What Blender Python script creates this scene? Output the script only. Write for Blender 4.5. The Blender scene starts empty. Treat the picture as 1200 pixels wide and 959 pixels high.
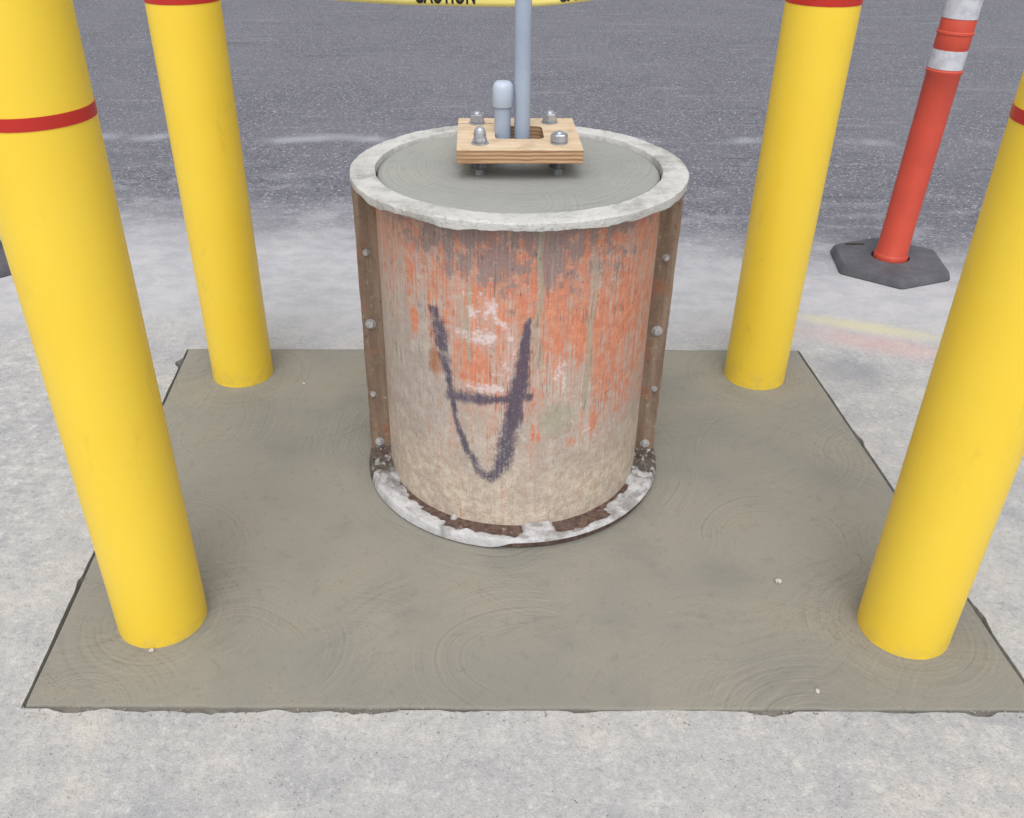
import bpy, bmesh, math, random
import numpy as np
from mathutils import Matrix, Vector, noise as mnoise
R = math.radians
random.seed(7); rng = np.random.default_rng(7)
sc = bpy.context.scene
C = sc.collection

# ------------------------------------------------------------------ camera
cam_d = bpy.data.cameras.new('camera'); cam = bpy.data.objects.new('camera', cam_d); C.objects.link(cam)
cam_d.sensor_fit = 'HORIZONTAL'; cam_d.sensor_width = 36.0; cam_d.lens = 1053.53/1200*36
cam_d.shift_x = 31.38/1200; cam_d.shift_y = 9.61/1200
cam_d.clip_start = 0.05; cam_d.clip_end = 2000
fw = Vector((-0.011, 0.84527, -0.53423)); rt = Vector((0.9999, 0.01426, 0.00197)); up = Vector((-0.00929, 0.53415, 0.84534))
cam.matrix_world = Matrix(((rt.x, up.x, -fw.x, -0.0439), (rt.y, up.y, -fw.y, -1.8917), (rt.z, up.z, -fw.z, 1.3184), (0, 0, 0, 1)))
sc.camera = cam

# ------------------------------------------------------------------ sky, sun, exposure (bright overcast)
SUN_EL, SUN_AZ = 58, 184          # azimuth clockwise from +Y; light comes from behind the camera
w = bpy.data.worlds.new('World'); sc.world = w; w.use_nodes = True
wn = w.node_tree; wn.nodes.clear()
sky = wn.nodes.new('ShaderNodeTexSky'); sky.sky_type = 'NISHITA'; sky.sun_disc = False
sky.sun_elevation = R(SUN_EL); sky.sun_rotation = R(SUN_AZ); sky.dust_density = 7.0; sky.air_density = 1.4
hs = wn.nodes.new('ShaderNodeHueSaturation'); hs.inputs['Saturation'].default_value = 0.12
bg = wn.nodes.new('ShaderNodeBackground'); bg.inputs['Strength'].default_value = 0.15
wo = wn.nodes.new('ShaderNodeOutputWorld')
wn.links.new(sky.outputs[0], hs.inputs['Color']); wn.links.new(hs.outputs[0], bg.inputs['Color']); wn.links.new(bg.outputs[0], wo.inputs['Surface'])
sun_d = bpy.data.lights.new('sun', 'SUN'); sun_d.energy = 0.8; sun_d.angle = R(110); sun_d.color = (1.0, 0.98, 0.955)
sun = bpy.data.objects.new('sun', sun_d); C.objects.link(sun)
_d = Vector((math.sin(R(SUN_AZ))*math.cos(R(SUN_EL)), math.cos(R(SUN_AZ))*math.cos(R(SUN_EL)), math.sin(R(SUN_EL))))
sun.rotation_euler = _d.to_track_quat('Z', 'Y').to_euler()
sc.view_settings.view_transform = 'Standard'; sc.view_settings.look = 'None'
sc.view_settings.gamma = 1.0; sc.view_settings.exposure = -0.04; sc.view_settings.use_curve_mapping = False

sc.cycles.max_bounces = 4; sc.cycles.diffuse_bounces = 3; sc.cycles.glossy_bounces = 2; sc.cycles.transmission_bounces = 0

# ------------------------------------------------------------------ node helpers
def lin(c): return tuple(((v/255)/12.92 if v/255 <= .04045 else ((v/255+.055)/1.055)**2.4) for v in c)
def col(r, g, b, k=1.25):
    return tuple(v/k for v in lin((r, g, b))) + (1,)
class M:
    def __init__(s, name, rough=.8, spec=.3):
        s.d2 = False; s.m = bpy.data.materials.new(name); s.m.use_nodes = True; s.t = s.m.node_tree; s.n = s.t.nodes
        s.b = s.n['Principled BSDF']; s.b.inputs['Roughness'].default_value = rough
        s.b.inputs['Specular IOR Level'].default_value = spec
    def set(s, sock, v):
        if isinstance(v, bpy.types.NodeSocket): s.t.links.new(v, sock)
        elif v is not None: sock.default_value = v
    def coord(s, w='Object'): return s.n.new('ShaderNodeTexCoord').outputs[w]
    def pos(s): return s.n.new('ShaderNodeNewGeometry').outputs['Position']
    def attr(s, name, fac=False):
        a = s.n.new('ShaderNodeAttribute'); a.attribute_name = name; return a.outputs['Fac' if fac else 'Color']
    def sep(s, v):
        q = s.n.new('ShaderNodeSeparateXYZ'); s.set(q.inputs[0], v); return q.outputs
    def comb(s, x, y, z=0.0):
        q = s.n.new('ShaderNodeCombineXYZ')
        if s.d2 and z: x = s.math('ADD', x, 37.3*z); z = 0.0
        for i, v in enumerate((x, y, z)): s.set(q.inputs[i], v)
        return q.outputs[0]
    def math(s, op, a, b=None, c=None, clamp=False):
        q = s.n.new('ShaderNodeMath'); q.operation = op; q.use_clamp = clamp
        for i, v in enumerate((a, b, c)): s.set(q.inputs[i], v)
        return q.outputs[0]
    def add(s, a, b): return s.math('ADD', a, b)
    def mul(s, a, b): return s.math('MULTIPLY', a, b)
    def vm(s, op, a, b=None, out=0):
        q = s.n.new('ShaderNodeVectorMath'); q.operation = op
        s.set(q.inputs[0], a); s.set(q.inputs[1], b); return q.outputs[out]
    def vs(s, a, k):
        o = s.vm('SCALE', a); o.node.inputs['Scale'].default_value = k; return o
    def noise(s, vec, scale, detail=3, rough=.55, color=False, dist=0.0):
        q = s.n.new('ShaderNodeTexNoise'); q.noise_dimensions = '2D' if s.d2 else '3D'; s.set(q.inputs['Vector'], vec)
        q.inputs['Scale'].default_value = scale; q.inputs['Detail'].default_value = detail
        q.inputs['Roughness'].default_value = rough; q.inputs['Distortion'].default_value = dist
        return q.outputs['Color' if color else 0]
    def voro(s, vec, scale, out='Distance', rnd=1.0, feature='F1'):
        q = s.n.new('ShaderNodeTexVoronoi'); q.voronoi_dimensions = '2D' if s.d2 else '3D'; q.feature = feature; s.set(q.inputs['Vector'], vec); q.inputs['Scale'].default_value = scale
        q.inputs['Randomness'].default_value = rnd; return q.outputs[out]
    def rng(s, v, a, b, c=0.0, d=1.0, smooth=True):
        q = s.n.new('ShaderNodeMapRange'); q.interpolation_type = 'SMOOTHSTEP' if smooth else 'LINEAR'
        for i, x in enumerate((v, a, b, c, d)): s.set(q.inputs[i], x)
        return q.outputs[0]
    def mix(s, f, a, b, mode='MIX'):
        q = s.n.new('ShaderNodeMix'); q.data_type = 'RGBA'; q.blend_type = mode
        s.set(q.inputs[0], f); s.set(q.inputs[6], a); s.set(q.inputs[7], b); return q.outputs[2]
    def color(s, c): s.set(s.b.inputs['Base Color'], c)
    def bump(s, h, dist, strength=1.0, prev=None):
        q = s.n.new('ShaderNodeBump'); q.inputs['Distance'].default_value = dist; q.inputs['Strength'].default_value = strength
        s.set(q.inputs['Height'], h)
        if prev is not None: s.set(q.inputs['Normal'], prev)
        s.set(s.b.inputs['Normal'], q.outputs[0]); return q.outputs[0]
    def blob(s, p, cx, cy, rx, ry, rot=0.0, wob=None, soft=.5):   # soft elliptical stain, 1 inside
        v = s.vm('SUBTRACT', p, (cx, cy, 0.0)); x, y, _ = s.sep(v)
        ca, sa = math.cos(R(rot)), math.sin(R(rot))
        u = s.mul(s.add(s.mul(x, ca), s.mul(y, sa)), 1/rx); t = s.mul(s.add(s.mul(y, ca), s.mul(x, -sa)), 1/ry)
        d = s.math('SQRT', s.add(s.mul(u, u), s.mul(t, t)))
        if wob is not None: d = s.add(d, wob)
        return s.rng(d, 1-soft, 1+soft, 1.0, 0.0)

# ------------------------------------------------------------------ mesh helpers
def link(o, parent=None):
    C.objects.link(o)
    if parent is not None: o.parent = parent
    return o
def from_bm(name, bm, mat, parent=None, smooth=None):
    me = bpy.data.meshes.new(name); bmesh.ops.recalc_face_normals(bm, faces=bm.faces[:]); bm.to_mesh(me); bm.free()
    me.materials.append(mat)
    if smooth is not None: me.shade_smooth() if smooth is True else shade_angle(me, smooth)
    return link(bpy.data.objects.new(name, me), parent)
def shade_angle(me, ang):
    me.shade_smooth()
    try: me.set_sharp_from_angle(angle=R(ang))
    except Exception: pass
def tag(o, label, cat, group=None):
    o['label'] = label; o['category'] = cat
    if group: o['group'] = group
    return o
def thing(name, loc, label, cat, group=None, rz=0.0):
    o = bpy.data.objects.new(name, None); o.empty_display_size = .1; o.location = loc; o.rotation_euler.z = rz
    link(o); return tag(o, label, cat, group)
def lathe(bm, prof, n=48, cx=0, cy=0, close_top=True, close_bot=True, wob=None):
    rings = []
    for (r, z) in prof:
        ring = []
        for i in range(n):
            a = 2*math.pi*i/n; rr, zz = (r, z) if wob is None else wob(r, z, a)
            ring.append(bm.verts.new((cx+rr*math.sin(a), cy-rr*math.cos(a), zz)))
        rings.append(ring)
    for k in range(len(rings)-1):
        for i in range(n):
            j = (i+1) % n; bm.faces.new((rings[k][i], rings[k][j], rings[k+1][j], rings[k+1][i]))
    if close_bot: bm.faces.new(rings[0][::-1])
    if close_top: bm.faces.new(rings[-1])
    return rings
def box(bm, x0, x1, y0, y1, z0, z1, bev=0.0):
    g = bmesh.ops.create_cube(bm, size=1.0)['verts']
    for v in g: v.co = Vector((x0+(v.co.x+.5)*(x1-x0), y0+(v.co.y+.5)*(y1-y0), z0+(v.co.z+.5)*(z1-z0)))
    if bev:
        es = {e for v in g for e in v.link_edges}
        bmesh.ops.bevel(bm, geom=list(es), offset=bev, segments=2, profile=.6, affect='EDGES')
def vnoise(x, y, seed=0):           # numpy value noise in [0,1]
    x = np.asarray(x, float); y = np.asarray(y, float)
    xi = np.floor(x).astype(np.int64); yi = np.floor(y).astype(np.int64); fx = x-xi; fy = y-yi
    fx = fx*fx*(3-2*fx); fy = fy*fy*(3-2*fy)
    def h(a, b):
        n = (a*374761393 + b*668265263 + seed*1274126177) & 0x7fffffff
        n = ((n ^ (n >> 13))*1274126177) & 0x7fffffff
        return ((n ^ (n >> 16)) & 0xffff)/65535.0
    return (h(xi, yi)*(1-fx)+h(xi+1, yi)*fx)*(1-fy)+(h(xi, yi+1)*(1-fx)+h(xi+1, yi+1)*fx)*fy
def fbm(x, y, seed=0, o=4):
    t = 0; a = .5; n = 0
    for k in range(o): t = t+a*vnoise(x*2**k, y*2**k, seed+k*17); n += a; a *= .5
    return t/n
def sst(a, b, x): t = np.clip((x-a)/(b-a), 0, 1); return t*t*(3-2*t)

# ------------------------------------------------------------------ materials: ground
BOLL = [(-0.7126, -0.5767), (-0.7915, 0.4221), (0.7210, 0.4356), (0.7764, -0.5819)]
def ground_material():
    s = M('old_concrete_and_asphalt', .9, .25); s.d2 = True; p = s.pos(); x, y, _ = s.sep(p)
    n1 = s.noise(p, 1.1, 3); n2 = s.noise(p, 4.5, 5, .62); n3 = s.noise(p, 16, 5, .65); n4 = s.noise(p, 70, 4, .7); n5 = s.noise(p, 260, 3, .7)
    # concrete apron
    c = s.mix(s.rng(n1, .35, .68), col(188, 188, 191), col(201, 200, 199))
    c = s.mix(s.mul(s.rng(n2, .48, .72), .72), c, col(170, 172, 180))
    c = s.mix(s.mul(s.rng(n2, .46, .28), .7), c, col(214, 211, 205))
    c = s.mix(s.mul(s.rng(n3, .52, .75), .45), c, col(166, 167, 172))
    c = s.mix(s.mul(s.rng(n3, .45, .28), .5), c, col(222, 221, 218))
    c = s.mix(s.mul(s.rng(n4, .52, .75), .5), c, col(152, 153, 157))
    c = s.mix(s.mul(s.rng(n4, .44, .25), .55), c, col(226, 225, 224))
    c = s.mix(s.mul(s.rng(n5, .54, .76), .5), c, col(124, 124, 128))
    ag = s.sep(s.voro(p, 170, 'Color')); c = s.mix(s.mul(s.rng(ag[0], .55, 1.0), .18), c, col(150, 149, 149)); c = s.mix(s.mul(s.rng(ag[1], .7, 1.0), .16), c, col(232, 230, 226))
    # scuffed left side, bluish and mottled
    left = s.rng(x, -.75, -1.25); sm = s.noise(s.vm('MULTIPLY', p, (1.0, 1.6, 1.0)), 22, 6, .75)
    c = s.mix(s.mul(left, s.mul(s.rng(sm, .48, .64), .5)), c, col(160, 162, 170))
    c = s.mix(s.mul(left, s.mul(s.rng(sm, .44, .3), .8)), c, col(226, 226, 226))
    pit = s.voro(p, 42); c = s.mix(s.mul(s.rng(pit, .07, .03), s.rng(n3, .5, .62)), c, col(105, 104, 104))
    # white cement dust washed over the back of the apron
    dustf = s.mul(s.rng(s.add(y, s.mul(s.add(n2, -.5), .25)), .52, .95), .78)
    fine = s.noise(s.vm('MULTIPLY', p, (1, 1.5, 1)), 9, 6, .65)
    dust = s.mix(s.rng(fine, .36, .66), col(209, 209, 214), col(192, 193, 200))
    c = s.mix(dustf, c, dust)
    # asphalt
    st = s.voro(p, 120, 'Color'); stv = s.sep(st)
    a = s.mix(s.rng(stv[0], .0, 1.0, smooth=False), col(100, 101, 111), col(142, 142, 151))
    a = s.mix(s.mul(s.rng(stv[1], .92, .98), .75), a, col(206, 203, 206))
    a = s.mix(s.mul(s.rng(stv[2], .86, .95), .8), a, col(88, 88, 100))
    a = s.mix(s.mul(s.rng(n4, .5, .75), .5), a, col(92, 93, 102))
    a = s.mix(s.mul(s.rng(n1, .35, .7), .35), a, col(136, 136, 145))
    a = s.mix(s.mul(s.rng(n2, .55, .8), .35), a, col(92, 94, 106))
    # long faint scrapes across the road, dust line in a shallow rut
    wy = s.add(y, s.mul(s.add(s.noise(s.vm('MULTIPLY', p, (1, .1, 1)), 1.2, 3), -.5), .35))
    rut = s.mul(s.rng(s.math('ABSOLUTE', s.add(wy, -2.98)), .11, .0), s.rng(s.noise(s.vm('MULTIPLY', p, (1, .2, 1)), 1.5, 3), .42, .62))
    a = s.mix(s.mul(rut, .62), a, col(190, 191, 200))
    sc1 = s.noise(s.vm('MULTIPLY', p, (.7, 7, 1)), 1.7, 4, .6)
    a = s.mix(s.mul(s.rng(sc1, .62, .75), .4), a, col(166, 166, 177))
    a = s.mix(s.mul(s.rng(sc1, .36, .26), .5), a, col(88, 90, 103))
    # boundary, ragged with dust fading onto the road
    yb = s.add(s.add(s.mul(x, .13), y), s.mul(s.add(n1, -.5), .45))
    yb = s.add(yb, s.mul(s.add(n3, -.5), .16)); yb = s.add(yb, s.mul(s.add(n2, -.5), .3))
    on = s.rng(yb, 1.08, 1.98)
    wisp = s.mul(s.rng(yb, 2.7, 1.6), s.mul(s.rng(s.noise(s.vm('MULTIPLY', p, (1, 2, 1)), 3.5, 6, .7), .47, .68), .6))
    c = s.mix(on, c, s.mix(wisp, a, col(176, 177, 188)))
    # survey paint: yellow and pink spray lines
    wob = s.mul(s.add(s.noise(p, 22, 4, .7), -.5), 1.6)
    c = s.mix(s.mul(s.blob(p, 1.17, .765, .20, .034, -21, wob, .8), .7), c, col(222, 217, 176))
    c = s.mix(s.mul(s.blob(p, 1.17, .645, .20, .05, -22, wob, .9), .42), c, col(222, 168, 166))
    c = s.mix(s.mul(s.blob(p, 1.02, .47, .12, .075, -30, wob, .8), .5), c, col(140, 143, 152))
    s.color(c)
    hb = s.noise(p, 45, 5, .75); h = s.add(hb, s.mul(s.noise(p, 230, 1), .45))
    s.bump(h, .0035, .7)
    return s.m
def pad_material(name, form=True, base=(155, 152, 143)):
    s = M(name, .82, .3); s.d2 = True; p = s.pos()
    n1 = s.noise(p, 1.6, 3); n2 = s.noise(p, 6, 5, .6); n3 = s.noise(p, 35, 4, .65); n4 = s.noise(p, 220, 3, .7)
    b = base
    c = s.mix(s.rng(n1, .36, .66), col(b[0]-7, b[1]-6, b[2]-5), col(b[0]+5, b[1]+4, b[2]+1))
    c = s.mix(s.mul(s.rng(n2, .52, .75), .55), c, col(b[0]+7, b[1]+4, b[2]-1))
    c = s.mix(s.mul(s.rng(n2, .46, .28), .45), c, col(b[0]-14, b[1]-13, b[2]-12))
    # trowel swirls: arcs about scattered centres
    q = s.vm('ADD', p, s.vs(s.noise(p, 2.2, 1, color=True), .12)); hs_ = 0.0; shade = 0.0
    for k, (scl, f, off) in enumerate(((1.15, 130, (3.1, 7.7, 0)), (1.7, 170, (9.3, 1.2, 0)), (2.3, 150, (1.7, 5.9, 0)))):
        v = s.vm('MULTIPLY', s.vm('ADD', q, off), (1, 1, 0))
        d = s.mul(s.voro(v, scl, 'Distance'), 1/scl)
        fineb = s.noise(s.comb(s.mul(d, f), float(k), 0.0), 1.0, 3, .75)
        gate = s.mul(s.rng(s.noise(s.vm('ADD', p, off), 3.4, 1), .46, .62), s.mul(s.rng(d, .05, .14), s.rng(d, .32, .17)))
        fb = s.mul(s.add(fineb, -.5), gate)
        hs_ = s.add(s.mul(fb, .45), hs_); shade = s.add(fb, shade)
    # straight overlapping float strokes
    qx, qy, _ = s.sep(s.vm('ADD', p, s.vs(s.noise(p, 1.3, 2, color=True), .55)))
    stroke = s.noise(s.comb(s.add(s.mul(qx, 2.4), s.mul(qy, 1.1)), s.add(s.mul(qy, 75), s.mul(qx, -32)), 3.0), 1.0, 3, .7)
    fb = s.mul(s.add(stroke, -.5), s.rng(s.noise(p, 2.3, 1), .58, .42)); hs_ = s.add(hs_, s.mul(fb, .35)); shade = s.add(shade, s.mul(fb, .36))
    if form:      # rings left by troweling round each post and round the form
        dd = None
        for (cx, cy) in BOLL:
            e = s.vm('LENGTH', s.vm('MULTIPLY', s.vm('SUBTRACT', p, (cx, cy, 0)), (1, 1, 0)), out=1)
            dd = e if dd is None else s.math('MINIMUM', dd, e)
        e0 = s.add(s.vm('LENGTH', s.vm('MULTIPLY', p, (1, 1, 0)), out=1), -.27)
        near = s.math('MAXIMUM', s.rng(dd, .30, .14), s.rng(e0, .24, .1))
        dd2 = s.math('MINIMUM', dd, e0)
        rings = s.noise(s.comb(s.mul(dd2, 170), s.mul(s.noise(p, 2.0, 1), 6.0), 7.0), 1.0, 3, .75)
        hs_ = s.add(hs_, s.mul(s.mul(s.add(rings, -.5), near), .4)); shade = s.add(shade, s.mul(s.mul(s.add(rings, -.5), near), .7))
        st = s.mul(s.rng(dd, .2, .1), s.rng(n2, .42, .62))
        c = s.mix(s.mul(st, .3), c, col(146, 136, 124))
    else:         # float finish turned about the pipe
        e0 = s.vm('LENGTH', s.vm('MULTIPLY', s.vm('SUBTRACT', q, (.05, .08, 0)), (1, 1, 0)), out=1)
        rings = s.add(s.noise(s.comb(s.mul(e0, 190), s.mul(s.noise(p, 3.0, 1), 3.0), 7.0), 1.0, 3, .75), -.5)
        hs_ = s.add(hs_, s.mul(rings, .35)); shade = s.add(shade, s.mul(rings, .6))
    c = s.mix(s.rng(shade, .0, .22, 0, .40), c, col(b[0]+22, b[1]+21, b[2]+18))
    c = s.mix(s.rng(shade, .0, -.22, 0, .52), c, col(b[0]-36, b[1]-35, b[2]-33))
    # hairline drags and pin holes
    vv = s.vm('ADD', p, s.vs(s.noise(p, 5, 3, color=True), .35))
    ed = s.voro(vv, 3.2, 'Distance', feature='DISTANCE_TO_EDGE')
    crack = s.mul(s.rng(ed, .007, .002), s.rng(s.noise(p, 4.1, 2), .655, .70))
    c = s.mix(s.mul(crack, .5), c, col(108, 104, 97))
    pin = s.mul(s.rng(s.voro(p, 40), .075, .04), s.rng(n2, .56, .64))
    c = s.mix(s.mul(pin, .6), c, col(104, 102, 98))
    c = s.mix(s.mul(s.rng(n3, .56, .75), .35), c, col(b[0]-26, b[1]-25, b[2]-24))
    c = s.mix(s.mul(s.rng(n4, .52, .74), .42), c, col(b[0]-30, b[1]-29, b[2]-27))
    s.color(c)
    s.set(s.b.inputs['Roughness'], s.rng(n2, .3, .7, .68, .9))
    h = s.add(hs_, s.mul(s.noise(p, 30, 5, .7), .7))
    s.bump(h, .0022, .8)
    return s.m
def dirt_material():
    s = M('damp_joint_dirt', .95, .1); p = s.pos()
    s.color(s.mix(s.noise(p, 60, 4), col(52, 48, 43), col(96, 90, 82))); s.bump(s.noise(p, 150, 4), .004); return s.m
GROUND = ground_material(); PADM = pad_material('fresh_trowelled_concrete'); DIRT = dirt_material()
PIERM = pad_material('fresh_pier_concrete', False, (170, 171, 168))

# ------------------------------------------------------------------ setting: soil, apron, road, new pad
def struct(o): o['kind'] = 'structure'; return o
bm = bmesh.new()
bm.faces.new([bm.verts.new(v) for v in ((-400, -400, -.04), (400, -400, -.04), (400, 400, -.04), (-400, 400, -.04))])
struct(from_bm('ground', bm, DIRT))
PAD = {'bl': (-1.006, .577), 'br': (.900, .600), 'fl': (-.899, -.808), 'fr': (.960, -.788)}
def edge_pts(a, b, n, amp, seed, chips=()):
    a = Vector(a); b = Vector(b); t = (b-a).normalized(); nrm = Vector((-t.y, t.x)); L = (b-a).length; out = []
    for i in range(n+1):
        f = i/n; sx = f*L
        o = amp*(float(fbm(np.array(sx*14), np.array(seed*3.3), seed, 4))-.5)*2 if 0 < i < n else 0
        for (c0, wd, dp) in chips:
            u = (sx-c0)/wd
            if abs(u) < 1: o += dp*(1-u*u)*(.7+.6*float(vnoise(np.array(sx*90), np.array(1.0), seed)))
        out.append(a+t*sx+nrm*o)
    return out
# apron: four strips round the opening, with an inner wall; edge normals point away from the pad
bm = bmesh.new(); YB = 1.75; FAR = 400
fr_chips = [(.10, .05, .010), (.22, .06, .007), (.36, .10, .010), (.52, .05, .006), (.62, .07, .009), (.80, .04, .005), (1.02, .03, .005), (1.36, .045, .012), (1.6, .05, .004), (1.74, .03, .009)]
strips = [
    (edge_pts(PAD['fr'], PAD['fl'], 420, .003, 3, [(1.86-c, w_, d_) for c, w_, d_ in fr_chips]), (FAR, -FAR), (-FAR, -FAR)),
    (edge_pts(PAD['fl'], PAD['bl'], 120, .002, 5, [(.33, .02, .005), (.9, .03, .004), (1.3, .03, .014)]), (-FAR, -FAR), (-FAR, YB)),
    (edge_pts(PAD['bl'], PAD['br'], 160, .0015, 9), (-FAR, YB), (FAR, YB)),
    (edge_pts(PAD['br'], PAD['fr'], 120, .0018, 12, [(.5, .03, .005), (1.15, .04, .006)]), (FAR, YB), (FAR, -FAR))]
for pts, o0, o1 in strips:
    # flip so that chips bite outwards
    n = len(pts)-1; o0 = Vector(o0); o1 = Vector(o1)
    ti = [bm.verts.new((p.x, p.y, 0)) for p in pts]; bi = [bm.verts.new((p.x, p.y, -.045)) for p in pts]
    # an intermediate row half a metre out keeps the faces well shaped
    m0, m1 = [Vector((max(-3, min(3, q.x)), max(-3, min(YB, q.y)))) for q in (o0, o1)]
    tm_ = [bm.verts.new((*(m0.lerp(m1, i/n)), 0)) for i in range(n+1)]
    for i in range(n):
        bm.faces.new((ti[i], ti[i+1], tm_[i+1], tm_[i])); bm.faces.new((bi[i], bi[i+1], ti[i+1], ti[i]))
    if o0.y == YB and o1.y == YB: continue
    if o0.y == YB: e0, e1 = Vector((FAR, YB)), Vector((FAR, -FAR))
    bm.faces.new([bm.verts.new((*q, 0)) for q in (m0, m1, o1, o0)])
bmesh.ops.remove_doubles(bm, verts=bm.verts[:], dist=1e-5)
struct(from_bm('concrete_apron', bm, GROUND))
bm = bmesh.new()
bm.faces.new([bm.verts.new(v) for v in ((-FAR, YB, 0), (FAR, YB, 0), (FAR, FAR, 0), (-FAR, FAR, 0))])
struct(from_bm('asphalt_road', bm, GROUND))
# the new slab: inset a few millimetres, eased edges, ragged lip at the front where paste spilled over
bm = bmesh.new()
def inset(px, py, dx, dy): return (px+dx, py+dy)
g_side, g_back, g_front = .0075, .004, .003
cor = [inset(*PAD['fl'], g_side, g_front), inset(*PAD['fr'], -g_side, g_front), inset(*PAD['br'], -g_side, -g_back), inset(*PAD['bl'], g_side, -g_back)]
outl = []
for k, (n, amp) in enumerate(((240, .003), (90, .0012), (120, .001), (90, .0012))):
    outl += edge_pts(cor[k], cor[(k+1) % 4], n, amp, 20+k)[:-1]
cen = Vector((0, -.1))
def ring(z, sh):
    return [bm.verts.new((*(p+(cen-p).normalized()*sh), z+(.0012*(float(vnoise(np.array(p.x*9), np.array(p.y*9), 4))-.5)))) for p in outl]
rr = [ring(-.05, 0), ring(-.001, 0), ring(.0022, .0015), ring(.003, .005)]
N = len(outl)
for k in range(3):
    for i in range(N):
        j = (i+1) % N; bm.faces.new((rr[k][i], rr[k][j], rr[k+1][j], rr[k+1][i]))
bm.faces.new(rr[3])
struct(from_bm('concrete_pad', bm, PADM))
ZP = .003
# crumbly paste filling the front joint
bm = bmesh.new(); prev = None; a_, b_ = Vector(PAD['fl']), Vector(PAD['fr'])
for i in range(500):
    c_ = a_.lerp(b_, (i+.5)/500); row = []
    for k in range(9):
        y = c_.y+.006-.034*k/8; zz_ = -.0065+.011*(float(fbm(np.array(c_.x*70), np.array(y*110+k), 61))-.5)
        row.append(bm.verts.new((c_.x, y, zz_ if 0 < k else -.004)))
    if prev:
        for k in range(8): bm.faces.new((prev[k], prev[k+1], row[k+1], row[k]))
    prev = row
sJ = M('crumbly_joint_paste', .95, .1); pJ = sJ.pos()
sJ.color(sJ.mix(sJ.noise(pJ, 70, 5, .7), col(70, 66, 60), col(170, 166, 158))); sJ.bump(sJ.noise(pJ, 160, 3, .7), .003)
jo = from_bm('joint_paste', bm, sJ.m, bpy.data.objects['concrete_pad'])

# ------------------------------------------------------------------ bollards
def bollard_material():
    s = M('yellow_plastic_sleeve', .42, .45); p = s.coord(); n1 = s.noise(p, 5, 4, .6); n2 = s.noise(p, 60, 3)
    c = s.mix(s.rng(n1, .3, .7), col(250, 215, 68, 1.09), col(249, 212, 62, 1.09))
    st = s.noise(s.vm('MULTIPLY', s.vm('ADD', p, (3.1, 1.7, 0)), (1, 1, .45)), 13, 5, .7)
    c = s.mix(s.mul(s.rng(st, .60, .74), .26), c, col(206, 172, 70, 1.12))
    z = s.sep(p)[2]; grime = s.mul(s.rng(z, .05, .0), s.rng(s.noise(p, 40, 4), .4, .65))
    c = s.mix(s.mul(grime, .2), c, col(180, 165, 120, 1.08))
    s.color(c); s.set(s.b.inputs['Roughness'], s.rng(n1, .3, .7, .36, .5)); s.bump(s.add(n2, s.mul(n1, 2.0)), .0005, .5); return s.m
def red_material():
    s = M('red_reflective_tape', .38, .5); p = s.coord(); c = s.mix(s.noise(p, 30, 3), col(196, 44, 34, 1.05), col(182, 38, 30, 1.05)); s.color(c); return s.m
YEL, RED = bollard_material(), red_material()
RB, HB = .0865, 1.32
def make_bollard():
    root = bpy.data.objects.new('bollard', None); link(root)
    bm = bmesh.new()
    prof = [(RB, -.03), (RB, .002), (RB, .5), (RB, 1.0), (RB, HB-.07)] + [(RB*math.cos(R(a)), HB-.07+.07*math.sin(R(a))) for a in (12, 25, 40, 55, 70, 82)]
    lathe(bm, prof, 96); from_bm('sleeve', bm, YEL, root, 50)
    bm = bmesh.new(); r1 = RB+.0009
    lathe(bm, [(RB-.002, .9885), (r1, .9885), (r1, 1.0065), (RB-.002, 1.0065)], 96, close_top=False, close_bot=False); from_bm('red_band', bm, RED, root, 40)
    return root
def copy_tree(o, parent=None):
    c = o.copy(); C.objects.link(c); c.parent = parent
    for ch in list(o.children): copy_tree(ch, c)
    return c
b0 = make_bollard()
BL_LAB = ['yellow bollard with red band in the front left corner of the pad, nearest at left',
          'yellow bollard in the back left corner of the pad, between front bollard and form',
          'yellow bollard in the back right corner of the pad, beside the orange delineator post',
          'yellow bollard in the front right corner of the pad, cut by the right edge']
for i, (x, y) in enumerate(BOLL):
    o = b0 if i == 0 else copy_tree(b0)
    o.location = (x, y, ZP+(0, .024, .024, .002)[i]); o.rotation_euler.z = i*1.7
    tag(o, BL_LAB[i], 'bollard', 'yellow bollards at the corners of the new pad')

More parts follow.
